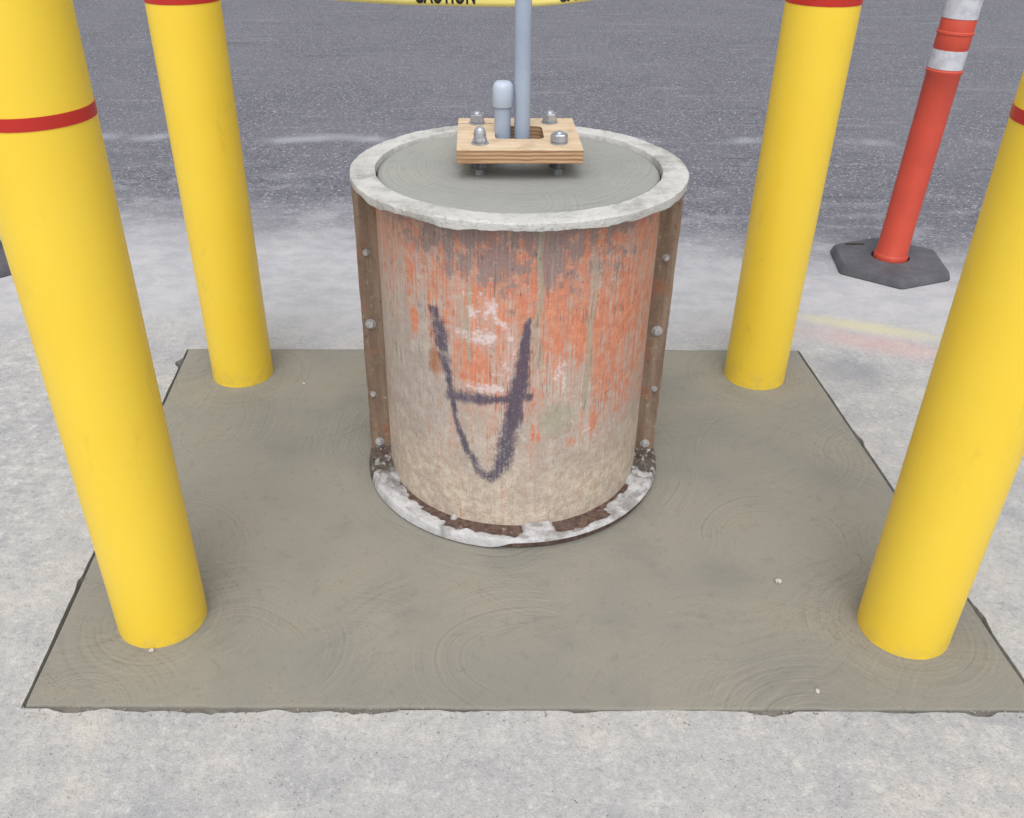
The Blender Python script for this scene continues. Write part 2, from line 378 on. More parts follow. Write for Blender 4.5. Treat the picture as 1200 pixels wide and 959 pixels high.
# ------------------------------------------------------------------ steel column form
RI, RO, HF = .305, .354, .752
def shell_material():
    s = M('worn_orange_form_paint', .72, .3); s.d2 = True; uv = s.coord('UV'); u, v, _ = s.sep(uv)
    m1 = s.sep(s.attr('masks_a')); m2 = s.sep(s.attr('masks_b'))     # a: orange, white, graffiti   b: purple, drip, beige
    p = s.comb(u, v, 0.0)
    streak = s.noise(s.comb(s.mul(u, 70), s.mul(v, 3.0), 1.0), 1.0, 5, .62)
    streak2 = s.noise(s.comb(s.mul(u, 200), s.mul(v, 6.0), 4.0), 1.0, 4, .65)
    n1 = s.noise(p, 14, 5, .65); n2 = s.noise(p, 48, 5, .7); n3 = s.noise(p, 190, 4, .7)
    blot = s.noise(s.comb(s.mul(u, 32), s.mul(v, 13), 2.0), 1.0, 6, .68)
    K = .98
    c = s.mix(s.rng(n1, .35, .65), col(168, 157, 150, K), col(184, 174, 167, K))
    c = s.mix(s.mul(s.rng(n2, .5, .72), .6), c, col(150, 140, 130, K))
    c = s.mix(s.mul(s.rng(n2, .46, .28), .55), c, col(200, 192, 182, K))
    c = s.mix(s.mul(m2[2], s.rng(n1, .3, .6, .45, 1.0)), c, s.mix(s.rng(n2, .36, .66), col(212, 200, 180, K), col(186, 171, 152, K)))
    # pink haze where paint is scrubbed thin
    of = s.add(m1[0], s.add(s.mul(s.add(blot, -.5), 1.1), s.add(s.mul(s.add(streak, -.5), 1.7), s.add(s.mul(s.add(n2, -.5), 1.3), s.mul(s.add(streak2, -.5), 1.4)))))
    c = s.mix(s.mul(s.rng(of, .15, .62), .6), c, col(198, 156, 140, K))
    org = s.mix(s.rng(n2, .35, .66), col(218, 134, 94, K), col(200, 116, 86, K))
    org = s.mix(s.mul(s.rng(streak2, .5, .72), .5), org, col(196, 136, 112, K))
    c = s.mix(s.mul(s.rng(of, .54, 1.0), .86), c, org)
    film = s.add(s.mul(s.noise(s.comb(s.mul(u, 26), s.mul(v, 9), 6.0), 1.0, 6, .75), 1.0), s.mul(s.add(n3, -.5), .35))
    c = s.mix(s.rng(film, .46, .68, 0, .64), c, s.mix(n2, col(186, 170, 158, K), col(160, 146, 136, K)))
    # purple-grey bare metal, plus the rim's shade painted in below it
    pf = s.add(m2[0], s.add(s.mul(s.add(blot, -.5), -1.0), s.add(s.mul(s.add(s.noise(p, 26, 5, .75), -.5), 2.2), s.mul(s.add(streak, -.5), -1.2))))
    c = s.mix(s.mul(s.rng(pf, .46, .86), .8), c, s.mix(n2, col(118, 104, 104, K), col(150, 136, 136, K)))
    # cement drips running down
    df = s.add(m2[1], s.mul(s.add(streak, -.5), .9)); c = s.mix(s.mul(s.rng(df, .45, .75), .8), c, s.mix(n2, col(172, 166, 148, K), col(150, 146, 130, K)))
    thin = s.rng(streak2, .62, .74); c = s.mix(s.mul(thin, s.rng(n1, .4, .6, .1, .5)), c, col(168, 160, 146, K))
    dk = s.mul(s.rng(s.noise(s.comb(s.mul(u, 240), s.mul(v, 14), 9.0), 1.0, 3, .6), .56, .68), s.mul(s.rng(n1, .46, .6), s.rng(v, .15, .4, .25, 1.0))); c = s.mix(s.mul(dk, .6), c, col(92, 84, 82, K))
    rust = s.rng(s.add(s.blob(p, R(-34)*.305, .42, .020, .045, 0, None, .9), s.mul(s.add(n2, -.5), .9)), .45, .9); c = s.mix(s.mul(rust, .7), c, col(150, 104, 70, K))
    up_ = s.rng(v, .2, .5, .15, 1.0); c = s.mix(s.mul(up_, s.rng(streak2, .48, .3, 0, .14)), c, col(214, 200, 190, K)); c = s.mix(s.mul(up_, s.rng(streak2, .54, .72, 0, .2)), c, col(112, 98, 92, K))
    # white scuffed paint
    wf = s.add(s.mul(m1[1], .85), s.add(s.mul(s.add(n2, -.5), 1.6), s.mul(s.add(blot, -.5), 1.3))); c = s.mix(s.mul(s.rng(wf, .46, .85), .85), c, s.mix(n3, col(226, 216, 216, K), col(204, 188, 190, K)))
    # blue-black spray lettering, abraded
    gf = s.add(s.mul(m1[2], s.rng(n1, .25, .6, .72, 1.05)), s.add(s.mul(s.add(n2, -.5), .8), s.add(s.mul(s.add(streak2, -.5), .6), s.mul(s.add(n3, -.5), .7))))
    c = s.mix(s.mul(s.rng(gf, .16, .86), .9), c, s.mix(s.rng(n3, .35, .7), col(56, 54, 76, K), col(84, 80, 102, K)))
    # nicks and speckle
    nick = s.rng(s.voro(s.comb(s.mul(u, 1.0), s.mul(v, .6), 0.0), 40), .09, .03); c = s.mix(s.mul(nick, s.mul(s.rng(blot, .5, .6), s.rng(v, .25, .5, .1, .8))), c, col(96, 72, 62, K))
    c = s.mix(s.mul(s.rng(n3, .56, .76), .4), c, col(126, 116, 108, K)); c = s.mix(s.mul(s.rng(n3, .43, .25), .35), c, col(216, 208, 200, K))
    s.color(c)
    h = s.add(n2, s.mul(streak, .8)); s.bump(h, .0018, .8)
    s.set(s.b.inputs['Roughness'], s.rng(of, .4, .8, .85, .6)); return s.m
def steel_material(name, tones, bd=.002):
    s = M(name, .75, .3); p = s.coord(); x, y, z = s.sep(p)
    n1 = s.noise(p, 18, 5, .65); n2 = s.noise(p, 70, 4, .7); st = s.noise(s.vm('MULTIPLY', p, (60, 60, 4)), 1.0, 4, .65)
    K = .98
    c = s.mix(s.rng(st, .36, .64), col(*tones[0], K), col(*tones[1], K)); c = s.mix(s.mul(s.rng(n1, .52, .7), .7), c, col(*tones[2], K))
    c = s.mix(s.mul(s.rng(n2, .55, .75), .55), c, col(62, 54, 48, K)); c = s.mix(s.mul(s.rng(n2, .42, .25), .5), c, col(186, 176, 162, K))
    s.color(c); s.bump(s.add(n1, s.mul(n2, .6)), bd, .8); return s.m
def mortar_material(name, a, b, d, dirt=0.0):
    s = M(name, .92, .2); p = s.coord(); n1 = s.noise(p, 14, 5, .65); n2 = s.noise(p, 60, 5, .7); n3 = s.noise(p, 240, 3, .7)
    c = s.mix(s.rng(n1, .34, .66), col(*a), col(*b)); c = s.mix(s.mul(s.rng(n2, .52, .72), .6), c, col(*d)); c = s.mix(s.mul(s.rng(n3, .56, .76), .45), c, col(*d))
    c = s.mix(s.mul(s.rng(s.noise(p, 7, 5, .7), .5, .68), .6), c, col(d[0]-14, d[1]-16, d[2]-20))
    at = s.attr('dirty', True); c = s.mix(s.mul(at, s.rng(n2, .25, .5)), c, s.mix(n3, col(62, 54, 48), col(120, 110, 100)))
    s.color(c); s.bump(s.add(s.mul(n2, 1.0), s.mul(n3, .5)), .004, .9); return s.m
SHELL = shell_material()
FLANGE = steel_material('weathered_brown_steel', ((118, 100, 86), (142, 124, 108), (150, 98, 76)))
DARKSTEEL = steel_material('dark_red_steel', ((76, 56, 52), (104, 86, 78), (92, 78, 70)))
BOLTSTEEL = steel_material('zinc_bolt_steel', ((150, 150, 152), (178, 178, 180), (128, 126, 124)), .0005)
RIM = mortar_material('pale_cement_crust', (229, 229, 227), (208, 207, 205), (166, 164, 160))
MORT = mortar_material('white_mortar_residue', (222, 222, 225), (202, 202, 205), (164, 160, 156))

form = thing('column_form', (0, 0, ZP), 'round steel column form with worn orange paint and dark blue graffiti, bolted side flanges', 'concrete form')
# shell with measured masks: wear, and painted shade under the rim
th = np.concatenate([np.linspace(-96, 96, 420), np.linspace(96, 264, 60)[1:-1]]); zz = np.linspace(.014, HF-.012, 270)
TH, ZZ = np.meshgrid(th, zz); T = np.radians(TH)
dent = .0022*(fbm(T*2.2+5, ZZ*7, 3)-.5) + .0012*(fbm(T*9+5, ZZ*2, 8)-.5)
rad = RI+dent
V = np.stack([rad*np.sin(T), -rad*np.cos(T), ZZ], -1).reshape(-1, 3)
nt, nz = len(th), len(zz)
ii = np.arange(nt); jj = (ii+1) % nt
F = np.concatenate([np.stack([k*nt+ii, k*nt+jj, (k+1)*nt+jj, (k+1)*nt+ii], 1) for k in range(nz-1)])
me = bpy.data.meshes.new('shell'); me.from_pydata(V.tolist(), [], F.tolist()); me.update()
me.materials.append(SHELL); me.shade_smooth()
U = T*RI
uvl = me.uv_layers.new(name='UVMap'); li = np.empty(len(me.loops), np.int32); me.loops.foreach_get('vertex_index', li)
UV = np.stack([U.ravel()[li], ZZ.ravel()[li]], 1); uvl.data.foreach_set('uv', UV.ravel().astype(np.float32))
def seg(pts, wid):        # stroke mask: 1 on the line, falling to 0 past its half width
    best = np.zeros_like(U)
    for (a, b, w0, w1) in [(pts[k], pts[k+1], wid[k], wid[k+1]) for k in range(len(pts)-1)]:
        ax, ay = math.radians(a[0])*RI, a[1]; bx, by = math.radians(b[0])*RI, b[1]
        dx, dy = bx-ax, by-ay; t = np.clip(((U-ax)*dx+(ZZ-ay)*dy)/(dx*dx+dy*dy), 0, 1)
        d = np.hypot(U-ax-t*dx, ZZ-ay-t*dy); ww = (w0+(w1-w0)*t)*1.2
        best = np.maximum(best, 1-sst(.05, 2.0, d/ww))
    return best
def ell(t0, z0, rt_, rz_, soft=.6, seed=0):
    u0 = math.radians(t0)*RI; d = np.hypot((U-u0)/rt_, (ZZ-z0)/rz_)+(fbm(U*30, ZZ*30, seed)-.5)*.9
    return 1-sst(1-soft, 1+soft, d)
graf = seg([(-33.8, .535), (-31, .485), (-28.9, .424), (-26.8, .366), (-24.4, .285), (-19.7, .214), (-15.3, .174), (-12.5, .158)], [.010, .016, .011, .006, .0055, .008, .010, .010])
graf = np.maximum(graf, seg([(-12.5, .158), (-10, .155), (-7.6, .165), (-5.2, .195), (-2.8, .26), (-1, .325), (1.4, .397), (2.3, .475), (3.9, .535)], [.010, .010, .012, .014, .016, .016, .015, .009, .006]))
graf = np.maximum(graf, seg([(-27, .347), (-18.7, .35), (-10, .352)], [.011, .013, .011])*.95)
graf = np.maximum(graf, seg([(-10, .353), (-1.7, .354), (4.5, .362)], [.008, .011, .009])*.8)
graf = graf*(.62+.62*fbm(U*26, ZZ*22, 91, 3))
graf = np.where((TH > -90) & (TH < 90), graf, 0)
# orange survives high and to the right, is ground away low and to the left
lowl = .24+.22*sst(-8, -42, TH)-.03*sst(0, 40, TH)
om = .23+.50*sst(lowl-.05, lowl+.20, ZZ)+.10*sst(-20, 30, TH)*sst(.2, .4, ZZ)
om -= .05*sst(-38, -58, TH); om -= .35*sst(.25, .08, ZZ)
for (t0, z0, a, b, g) in ((-17, .425, .045, .05, .5), (-3, .60, .05, .07, .3), (6, .58, .03, .08, .2), (15, .52, .05, .05, .3), (17, .56, .04, .04, .25), (40, .45, .045, .10, .32), (48, .36, .03, .08, .2), (-33, .42, .012, .05, .45), (-44, .50, .012, .03, .4), (-15, .62, .03, .06, .25), (28, .47, .03, .05, .15), (-47, .63, .03, .08, .15), (55, .60, .04, .1, .2), (33, .27, .010, .03, .4), (24, .23, .010, .018, .35), (8, .28, .009, .03, .35)):
    om += g*ell(t0, z0, a, b, .6, int(t0*3+50))
om -= .35*ell(20, .36, .05, .09, .6, 3)+.25*ell(-45, .3, .09, .14, .6, 4)
wm = np.maximum.reduce([.72*ell(-13, .55, .05, .035, .8, 71), .7*ell(-14, .492, .055, .022, .8, 72), .75*seg([(-20, .585), (-14, .580), (-9, .555), (-6, .525), (-3, .50), (-1, .47)], [.010, .014, .012, .012, .010, .010]), .95*seg([(-23, .50), (-16, .49), (-9, .495)], [.010, .020, .014]), .8*seg([(-22, .385), (-14, .375), (-6, .38)], [.010, .014, .010]), .62*ell(-4, .42, .022, .04), .5*ell(-13, .53, .05, .06, .8), .45*ell(-15, .385, .05, .02, .8), .5*ell(-8, .45, .02, .06, .8), .52*ell(17, .40, .045, .05, .9, 81), .5*ell(30, .30, .03, .05, .9, 82), .5*ell(2, .07, .12, .02, .9, 83), .55*seg([(21, .52), (21.5, .40)], [.004, .005]), .5*ell(24, .33, .012, .06), .62*ell(-22.5, .60, .004, .015)])
pm = .06+.52*sst(.50, .68, ZZ)*(.55+.45*sst(-60, -25, TH)*sst(62, 30, TH))+.42*sst(.67, .735, ZZ)  # last term paints the rim's shade into the purple-grey
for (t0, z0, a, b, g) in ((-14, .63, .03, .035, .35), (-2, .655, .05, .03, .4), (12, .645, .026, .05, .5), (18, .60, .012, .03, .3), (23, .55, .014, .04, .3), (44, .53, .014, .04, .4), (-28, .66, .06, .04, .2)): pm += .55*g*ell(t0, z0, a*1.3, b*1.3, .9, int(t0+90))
dm = np.zeros_like(U)
for (t0, w0, z0, z1, g) in ((7.5, .008, .42, .74, .75), (-19, .006, .43, .62, .85), (-22, .004, .5, .68, .6), (29, .012, .30, .66, .7), (13, .004, .3, .7, .5), (-1, .006, .5, .7, .5), (36, .006, .35, .7, .45), (-9, .004, .35, .5, .5), (60, .008, .2, .74, .5), (5.5, .003, .28, .52, .75), (9, .003, .26, .5, .6), (-40, .008, .45, .7, .3), (20, .005, .2, .62, .5), (50, .006, .3, .6, .35)):
    u0 = math.radians(t0)*RI; dm = np.maximum(dm, g*(1-sst(.4, 1.3, np.abs(U-u0+.003*np.sin(ZZ*40))/w0))*sst(z0-.05, z0+.03, ZZ)*(1-sst(z1-.03, z1+.05, ZZ)))
dm = np.maximum(dm, .75*ell(18, .30, .05, .05, .6, 33)); dm = np.maximum(dm, .5*ell(-27, .44, .014, .05, .6, 34))
be = sst(.30, .08, ZZ)*.8+.35*ell(22, .34, .05, .08, .7, 40)+.35*ell(-13, .30, .03, .04, .7, 41)
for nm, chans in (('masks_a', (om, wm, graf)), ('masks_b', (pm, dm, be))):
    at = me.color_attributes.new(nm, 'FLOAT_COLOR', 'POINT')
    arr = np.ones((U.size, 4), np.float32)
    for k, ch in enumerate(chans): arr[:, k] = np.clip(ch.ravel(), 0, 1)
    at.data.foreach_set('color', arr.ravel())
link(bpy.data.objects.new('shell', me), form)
# top flange with its crust of cement: wavy lower lip
def n2(a, f, s_): return float(fbm(np.array(math.sin(a)*f+9), np.array(math.cos(a)*f+s_), int(s_)))-.5
bm = bmesh.new()
def wob_top(r, z, a):
    k = (r-RI)/(RO-RI)
    dz = .004*n2(a, 3.5, 5)+.003*n2(a+r*7, 24, 7)
    if z < HF-.012: dz = -.010*max(0, n2(a, 5, 3)+.12)*2+.004*n2(a, 22, 8)
    return r+(.003*n2(a, 6, 11)+.002*n2(a, 20, 12))*(1 if k > .5 else .6), z+dz
lathe(bm, [(RI-.003, HF-.030), (RI-.004, HF-.002), (RI-.003, HF-.0003), (RI+.004, HF), (RI+.012, HF), (RI+.02, HF), (RI+.030, HF), (RO-.010, HF), (RO-.002, HF-.0012), (RO, HF-.0025), (RO+.0005, HF-.010), (RO-.0005, HF-.0145), (RO-.006, HF-.016), (RI+.0025, HF-.016)], 360, close_top=False, close_bot=False, wob=wob_top)
from_bm('top_flange', bm, RIM, form, 38)
# bottom flange
bm = bmesh.new()
lathe(bm, [(RI-.003, .007), (RO+.004, .007), (RO+.005, .008), (RO+.005, .0225), (RO+.0035, .024), (RI-.003, .024)], 180, close_top=False, close_bot=False)
from_bm('bottom_flange', bm, DARKSTEEL, form, 40)
# mortar crust lying on the bottom flange
ths = np.radians(np.linspace(-97, 97, 520)); rs = np.linspace(RI+.0005, RO+.0085, 26)
A, Q = np.meshgrid(ths, rs); deg = np.degrees(A); k = (Q-RI)/(RO+.005-RI)
gap = np.zeros_like(A)
for (a0, a1, lo, hi) in ((-24, 3, -.1, .6), (17, 40, -.1, .7), (-40, -28, -.1, .42), (40, 62, -.1, .16), (-62, -40, -.1, .12), (-27, -22, .3, .75)):
    gap = np.maximum(gap, sst(a0-2.5, a0+2.5, deg)*(1-sst(a1-2.5, a1+2.5, deg))*sst(lo-.12, lo+.05, k)*(1-sst(hi-.14, hi+.14, k+(fbm(A*14, Q*60, 5)-.5)*.5)))
hgt = .0028+.0022*(fbm(A*12, Q*50, 21)-.5)*2+.0012*(fbm(A*40, Q*160, 22)-.5)*2 - .010*gap
hgt += .003*(1-sst(.0, .18, k))*(1-gap)
bump_ = np.exp(-(((deg+17)/3)**2+((k-.72)/.2)**2))*.010+np.exp(-(((deg+62)/2.2)**2+((k-.5)/.2)**2))*.010+np.exp(-(((deg+56)/2)**2+((k-.4)/.2)**2))*.009
hgt += bump_
side = np.clip(sst(64, 72, np.abs(deg)), 0, 1); hgt += side*.016*fbm(A*30, Q*110, 31)
outer = sst(.9, 1.06, k); left = sst(2, -12, deg+6*(fbm(A*9, Q*0, 2)-.5))
hgt = hgt*(1-outer*.85); zt = .024+hgt; zt = np.where(k > 1.0, .024-(.0035+.016*left)*sst(1.0, 1.07, k), zt)
dirtv = np.clip(side*(.95-.75*(fbm(A*22, Q*70, 51) > .62)), 0, 1)*(1-.0*k)
dirtv = np.maximum(np.maximum(dirtv, np.clip(gap*1.6, 0, .9)), .5*sst(.56, .70, fbm(A*7, Q*40, 77)))
V = np.stack([Q*np.sin(A), -Q*np.cos(A), zt], -1).reshape(-1, 3); nA = len(ths)
F = [(r_*nA+i, (r_+1)*nA+i, (r_+1)*nA+i+1, r_*nA+i+1) for r_ in range(len(rs)-1) for i in range(nA-1)]
me = bpy.data.meshes.new('mortar_residue'); me.from_pydata(V.tolist(), [], F); me.update(); me.materials.append(MORT); me.shade_smooth()
at = me.attributes.new('dirty', 'FLOAT', 'POINT'); at.data.foreach_set('value', dirtv.ravel().astype(np.float32))
o = link(bpy.data.objects.new('mortar_residue', me), form); o['label'] = 'white crumbly mortar on the bottom flange'
# vertical side flanges: two plates bolted face to face on each side
for sx in (-1, 1):
    for (y0, y1, nm) in ((-.009, -.0008, 'side_flange'), (.0008, .009, 'side_flange')):
        bm = bmesh.new(); nn = 60; prev = None
        for i in range(nn+1):
            z = .025+(HF-.019-.025)*i/nn
            xo = RO+.0015+.0005*math.sin(z*31+sx)+.0003*math.sin(z*83); xi = RI-.004
            q = [bm.verts.new((sx*xi, y0, z)), bm.verts.new((sx*xo, y0, z)), bm.verts.new((sx*xo, y1, z)), bm.verts.new((sx*xi, y1, z))]
            if prev:
                for a_ in range(4): bm.faces.new((prev[a_], prev[(a_+1) % 4], q[(a_+1) % 4], q[a_]))
            else: bm.faces.new(q)
            prev = q
        bm.faces.new(prev[::-1]); from_bm(nm, bm, FLANGE, form)
def hex_bolt(x, z, y=-.009, s=.0075, tilt=0):
    bm = bmesh.new(); r6 = []
    prof = [(s*1.5, 0), (s*1.5, .0018), (s, .002), (s, .0075), (s*.82, .009)]
    rings = []
    for k_, (r, h) in enumerate(prof):
        n = 12; ring = []
        for i in range(n):
            a = 2*math.pi*i/n+tilt; rr_ = r if k_ < 2 else r*(1.0 if i % 2 == 0 else .885)
            ring.append(bm.verts.new((x+rr_*math.cos(a), y-h, z+rr_*math.sin(a))))
        rings.append(ring)
    for k_ in range(len(rings)-1):
        for i in range(12): bm.faces.new((rings[k_][i], rings[k_][(i+1) % 12], rings[k_+1][(i+1) % 12], rings[k_+1][i]))
    bm.faces.new(rings[-1]); return from_bm('flange_bolt', bm, BOLTSTEEL, form)
for (x, z, s_) in ((-.334, .556, .0055), (-.336, .380, .0085), (-.342, .19, .005), (.332, .549, .0058), (.331, .368, .0088), (.341, .212, .005)): hex_bolt(x, z, s=s_, tilt=x*20)
# bolts at the foot, in the corner above the bottom flange
for (x, z) in ((.333, .052), (-.334, .05)): hex_bolt(x, z, s=.008, tilt=x*9)
# angle cleats closing the foot of each side flange
for sx in (-1, 1):
    bm = bmesh.new(); box(bm, sx*.309 if sx > 0 else -.352, sx*.352 if sx > 0 else -.309, -.052, -.0095, .0245, .034, .002); from_bm('foot_cleat', bm, DARKSTEEL, form)

# ------------------------------------------------------------------ concrete pier inside the form
bm = bmesh.new(); ZC = .746
prof = [(.297, .70), (.2975, ZC-.012), (.296, ZC-.006), (.291, ZC-.0015), (.283, ZC)]
rings = lathe(bm, prof, 180, close_top=False, close_bot=True, wob=lambda r, z, a: (r+.0015*n2(a, 9, 33), z+.0015*n2(a, 5, 35)))
for rr_ in (.24, .18, .12, .06):
    ring_ = [bm.verts.new((rr_*math.sin(2*math.pi*i/180), -rr_*math.cos(2*math.pi*i/180), ZC+.0015*(float(fbm(np.array(rr_*20+math.sin(i/28.6)*2), np.array(math.cos(i/28.6)*2), 3))-.5))) for i in range(180)]
    for i in range(180): bm.faces.new((rings[-1][i], rings[-1][(i+1) % 180], ring_[(i+1) % 180], ring_[i]))
    rings.append(ring_)
bm.faces.new(rings[-1])
tag(from_bm('concrete_pier', bm, PIERM, None, True), 'round grey wet concrete surface filling the column form, smooth with swirls', 'concrete pier').location.z = ZP

# ------------------------------------------------------------------ plywood bolt template
def ply_material():
    s = M('plywood', .7, .3); p = s.coord(); x, y, z = s.sep(p); K = 1.12
    g = s.noise(s.vm('MULTIPLY', p, (6, 60, 30)), 1.0, 5, .6, dist=.6); n = s.noise(p, 30, 4)
    top = s.mix(s.rng(g, .34, .66), col(226, 205, 178, K), col(212, 186, 154, K)); top = s.mix(s.mul(s.rng(n, .52, .75), .6), top, col(176, 146, 114, K)); top = s.mix(s.mul(s.rng(s.noise(p, 16, 5, .7), .52, .7), .55), top, col(196, 182, 164, K))
    ply = s.math('PINGPONG', s.add(z, s.mul(s.add(n, -.5), .004)), .0039); edge = s.mix(s.rng(ply, .0008, .0030), col(160, 124, 92, K), col(204, 170, 134, K))
    edge = s.mix(s.mul(s.rng(s.noise(s.vm('MULTIPLY', p, (14, 14, 300)), 1.0, 4), .5, .7), .6), edge, col(140, 104, 74, K))
    nz_ = s.math('ABSOLUTE', s.sep(s.n.new('ShaderNodeNewGeometry').outputs['True Normal'])[2])
    s.color(s.mix(s.rng(nz_, .4, .8), edge, top)); s.bump(s.add(s.mul(g, .6), ply), .0012, .6); return s.m
PLY = ply_material()
PROT = R(1.3); PC = Vector((-.002, .028)); PT = .8095+ZP; PB = PT-.0262
tmpl = thing('bolt_template', (PC.x, PC.y, PB), 'square plywood template with a square hole, held by four anchor bolts over the concrete', 'template', rz=PROT)
def rrect(h, r, n=6, cx=0, cy=0):
    pts = []
    for k_, (sx, sy) in enumerate(((1, 1), (-1, 1), (-1, -1), (1, -1))):
        for i in range(n+1):
            a = R(90*k_+90*i/n); pts.append((cx+sx*(h-r)+r*math.cos(a), cy+sy*(h-r)+r*math.sin(a)))
    return pts
HW = .1265; H2 = PT-PB
out_pts = rrect(HW, .0012, 3); in_pts = rrect(.051, .016, 6, .003, .008)
# a ring of four boards' worth of face: outer outline joined to the hole outline
bm = bmesh.new()
def loop(pts, z): return [bm.verts.new((x, y, z)) for x, y in pts]
ob, ot, ib, it = loop(out_pts, 0), loop(out_pts, H2), loop(in_pts, 0), loop(in_pts, H2)
for lo, hi in ((ob, ot), (ib, it)):
    for i in range(len(lo)): j = (i+1) % len(lo); bm.faces.new((lo[i], lo[j], hi[j], hi[i]))
for a_, b_ in ((ot, it), (ob, ib)):
    es = [bm.edges.get((L[i], L[(i+1) % len(L)])) for L in (a_, b_) for i in range(len(L))]
    bmesh.ops.triangle_fill(bm, edges=es, use_beauty=True)
from_bm('plywood_board', bm, PLY, tmpl)
# seam where the back strip is joined on
bm = bmesh.new(); box(bm, -.1262, -.05, .0795, .0803, H2+.0001, H2+.0005); from_bm('saw_line', bm, DIRT, tmpl)
# anchor bolts
GALV = steel_material('galvanized_steel', ((158, 162, 172), (176, 180, 188), (132, 136, 144)), .0003)
DARKNUT = steel_material('dark_nut_steel', ((88, 90, 98), (120, 122, 130), (74, 74, 78)), .0004)  # darker grey steel for the leveling nuts below the template
for m_ in (GALV, DARKNUT):
    b_ = m_.node_tree.nodes['Principled BSDF']; b_.inputs['Metallic'].default_value = .55; b_.inputs['Roughness'].default_value = .42
BPOS = {'fl': (-.080, -.050), 'fr': (.081, -.043), 'bl': (-.089, .108), 'br': (.069, .117)}
BLAB = {'fl': 'anchor bolt with domed top at the front left corner of the plywood template',
        'fr': 'anchor bolt with wide hex nut at the front right corner of the plywood template',
        'bl': 'anchor bolt with hex nut at the back left corner of the plywood template',
        'br': 'anchor bolt with hex nut at the back right corner of the plywood template'}
def hexp(bm, r, z0, z1, rot=0, ch=.0022):
    def hx(rad, z): return [bm.verts.new((rad*math.cos(R(60*i+rot)), rad*math.sin(R(60*i+rot)), z)) for i in range(6)]
    L = [hx(r*.93, z0), hx(r, z0+ch), hx(r, z1-ch), hx(r*.9, z1)]
    for k_ in range(3):
        for i in range(6): j = (i+1) % 6; bm.faces.new((L[k_][i], L[k_][j], L[k_+1][j], L[k_+1][i]))
    bm.faces.new(L[0][::-1]); bm.faces.new(L[3])
for key, (x, y) in BPOS.items():
    t = thing('anchor_bolt', (x, y, ZC+ZP), BLAB[key], 'anchor bolt', 'anchor bolts through the template')
    zb, zt_ = PB-(ZC+ZP), PT-(ZC+ZP); rot = {'fl': 12, 'fr': 5, 'bl': 22, 'br': 14}[key]
    bm = bmesh.new(); prof = [(.0092, -.05)]; z = -.002; top = zt_+(.028 if key == 'fl' else .026 if key != 'fr' else .0235)
    while z < top-.003: prof += [(.0094, z), (.0082, z+.0015)]; z += .003
    prof += [(.0078, top-.0015), (.0064, top)]
    if key == 'fl': prof = [(r, z_) for r, z_ in prof if z_ < zt_]+[(.0078, zt_)]
    lathe(bm, prof, 16); from_bm('threaded_rod', bm, GALV, t, 60)
    bm = bmesh.new(); lathe(bm, [(.0176, zt_+.0003), (.0176, zt_+.0026)], 24); from_bm('washer', bm, GALV, t)
    bm = bmesh.new(); lathe(bm, [(.0195, zb-.0028), (.0195, zb-.0003)], 24); from_bm('washer', bm, GALV, t)
    bm = bmesh.new(); hexp(bm, .0185, zb-.023, zb-.0032, rot+7); from_bm('leveling_nut', bm, DARKNUT, t)
    bm = bmesh.new()
    if key == 'fl':
        hexp(bm, .0148, zt_+.003, zt_+.012, rot)
        lathe(bm, [(.0128, zt_+.0118), (.0124, zt_+.020), (.0112, zt_+.026), (.0088, zt_+.0305), (.0050, zt_+.0335), (.0015, zt_+.0343)], 20)
        from_bm('domed_nut', bm, GALV, t, 35)
    else:
        s_ = .0178 if key == 'fr' else .0160
        hexp(bm, s_, zt_+.003, zt_+(.0195 if key == 'fr' else .021), rot); from_bm('hex_nut', bm, GALV, t)
# tie wire and rubble shadow pieces are not visible; conduits next
def pvc_material(name, a):
    s = M(name, .4, .5); p = s.coord(); n = s.noise(p, 9, 4); d = s.noise(s.vm('MULTIPLY', p, (1, 1, .3)), 60, 4, .7)
    c = s.mix(s.rng(n, .35, .65), col(*a, 1.0), col(a[0]-10, a[1]-9, a[2]-8, 1.0)); c = s.mix(s.mul(s.rng(d, .56, .75), .3), c, col(196, 196, 196, 1.0)); s.color(c)
    s.bump(d, .0004, .5); return s.m
PVC = pvc_material('grey_pvc', (158, 171, 190)); PVC2 = pvc_material('grey_pvc_cap', (178, 190, 208))
t = thing('capped_conduit', (-.034, .034, ZC+ZP), 'short grey conduit stub with a rounded cap, left of the tall pipe', 'conduit')
bm = bmesh.new(); lathe(bm, [(.0172, -.03), (.0172, .125)], 40); from_bm('pipe', bm, PVC, t, 40)
bm = bmesh.new(); cz0, cz1 = .864-ZC, .914-ZC
lathe(bm, [(.0175, cz0), (.0208, cz0), (.0215, cz0+.001), (.0215, cz1-.016), (.0208, cz1-.010), (.0185, cz1-.0045), (.0145, cz1-.0012), (.008, cz1)], 40); from_bm('cap', bm, PVC2, t, 40)
t = tag(from_bm('conduit_pipe', (lambda b: (lathe(b, [(.0168, -.03), (.0168, .4), (.0168, .9), (.0168, 1.25)], 40), b)[1])(bmesh.new()), PVC, None, 40), 'tall straight grey conduit pipe rising out of the template past the top edge', 'conduit')
t.location = (.0085, .036, ZC+ZP); t.rotation_euler = (0, R(-.8), 0)

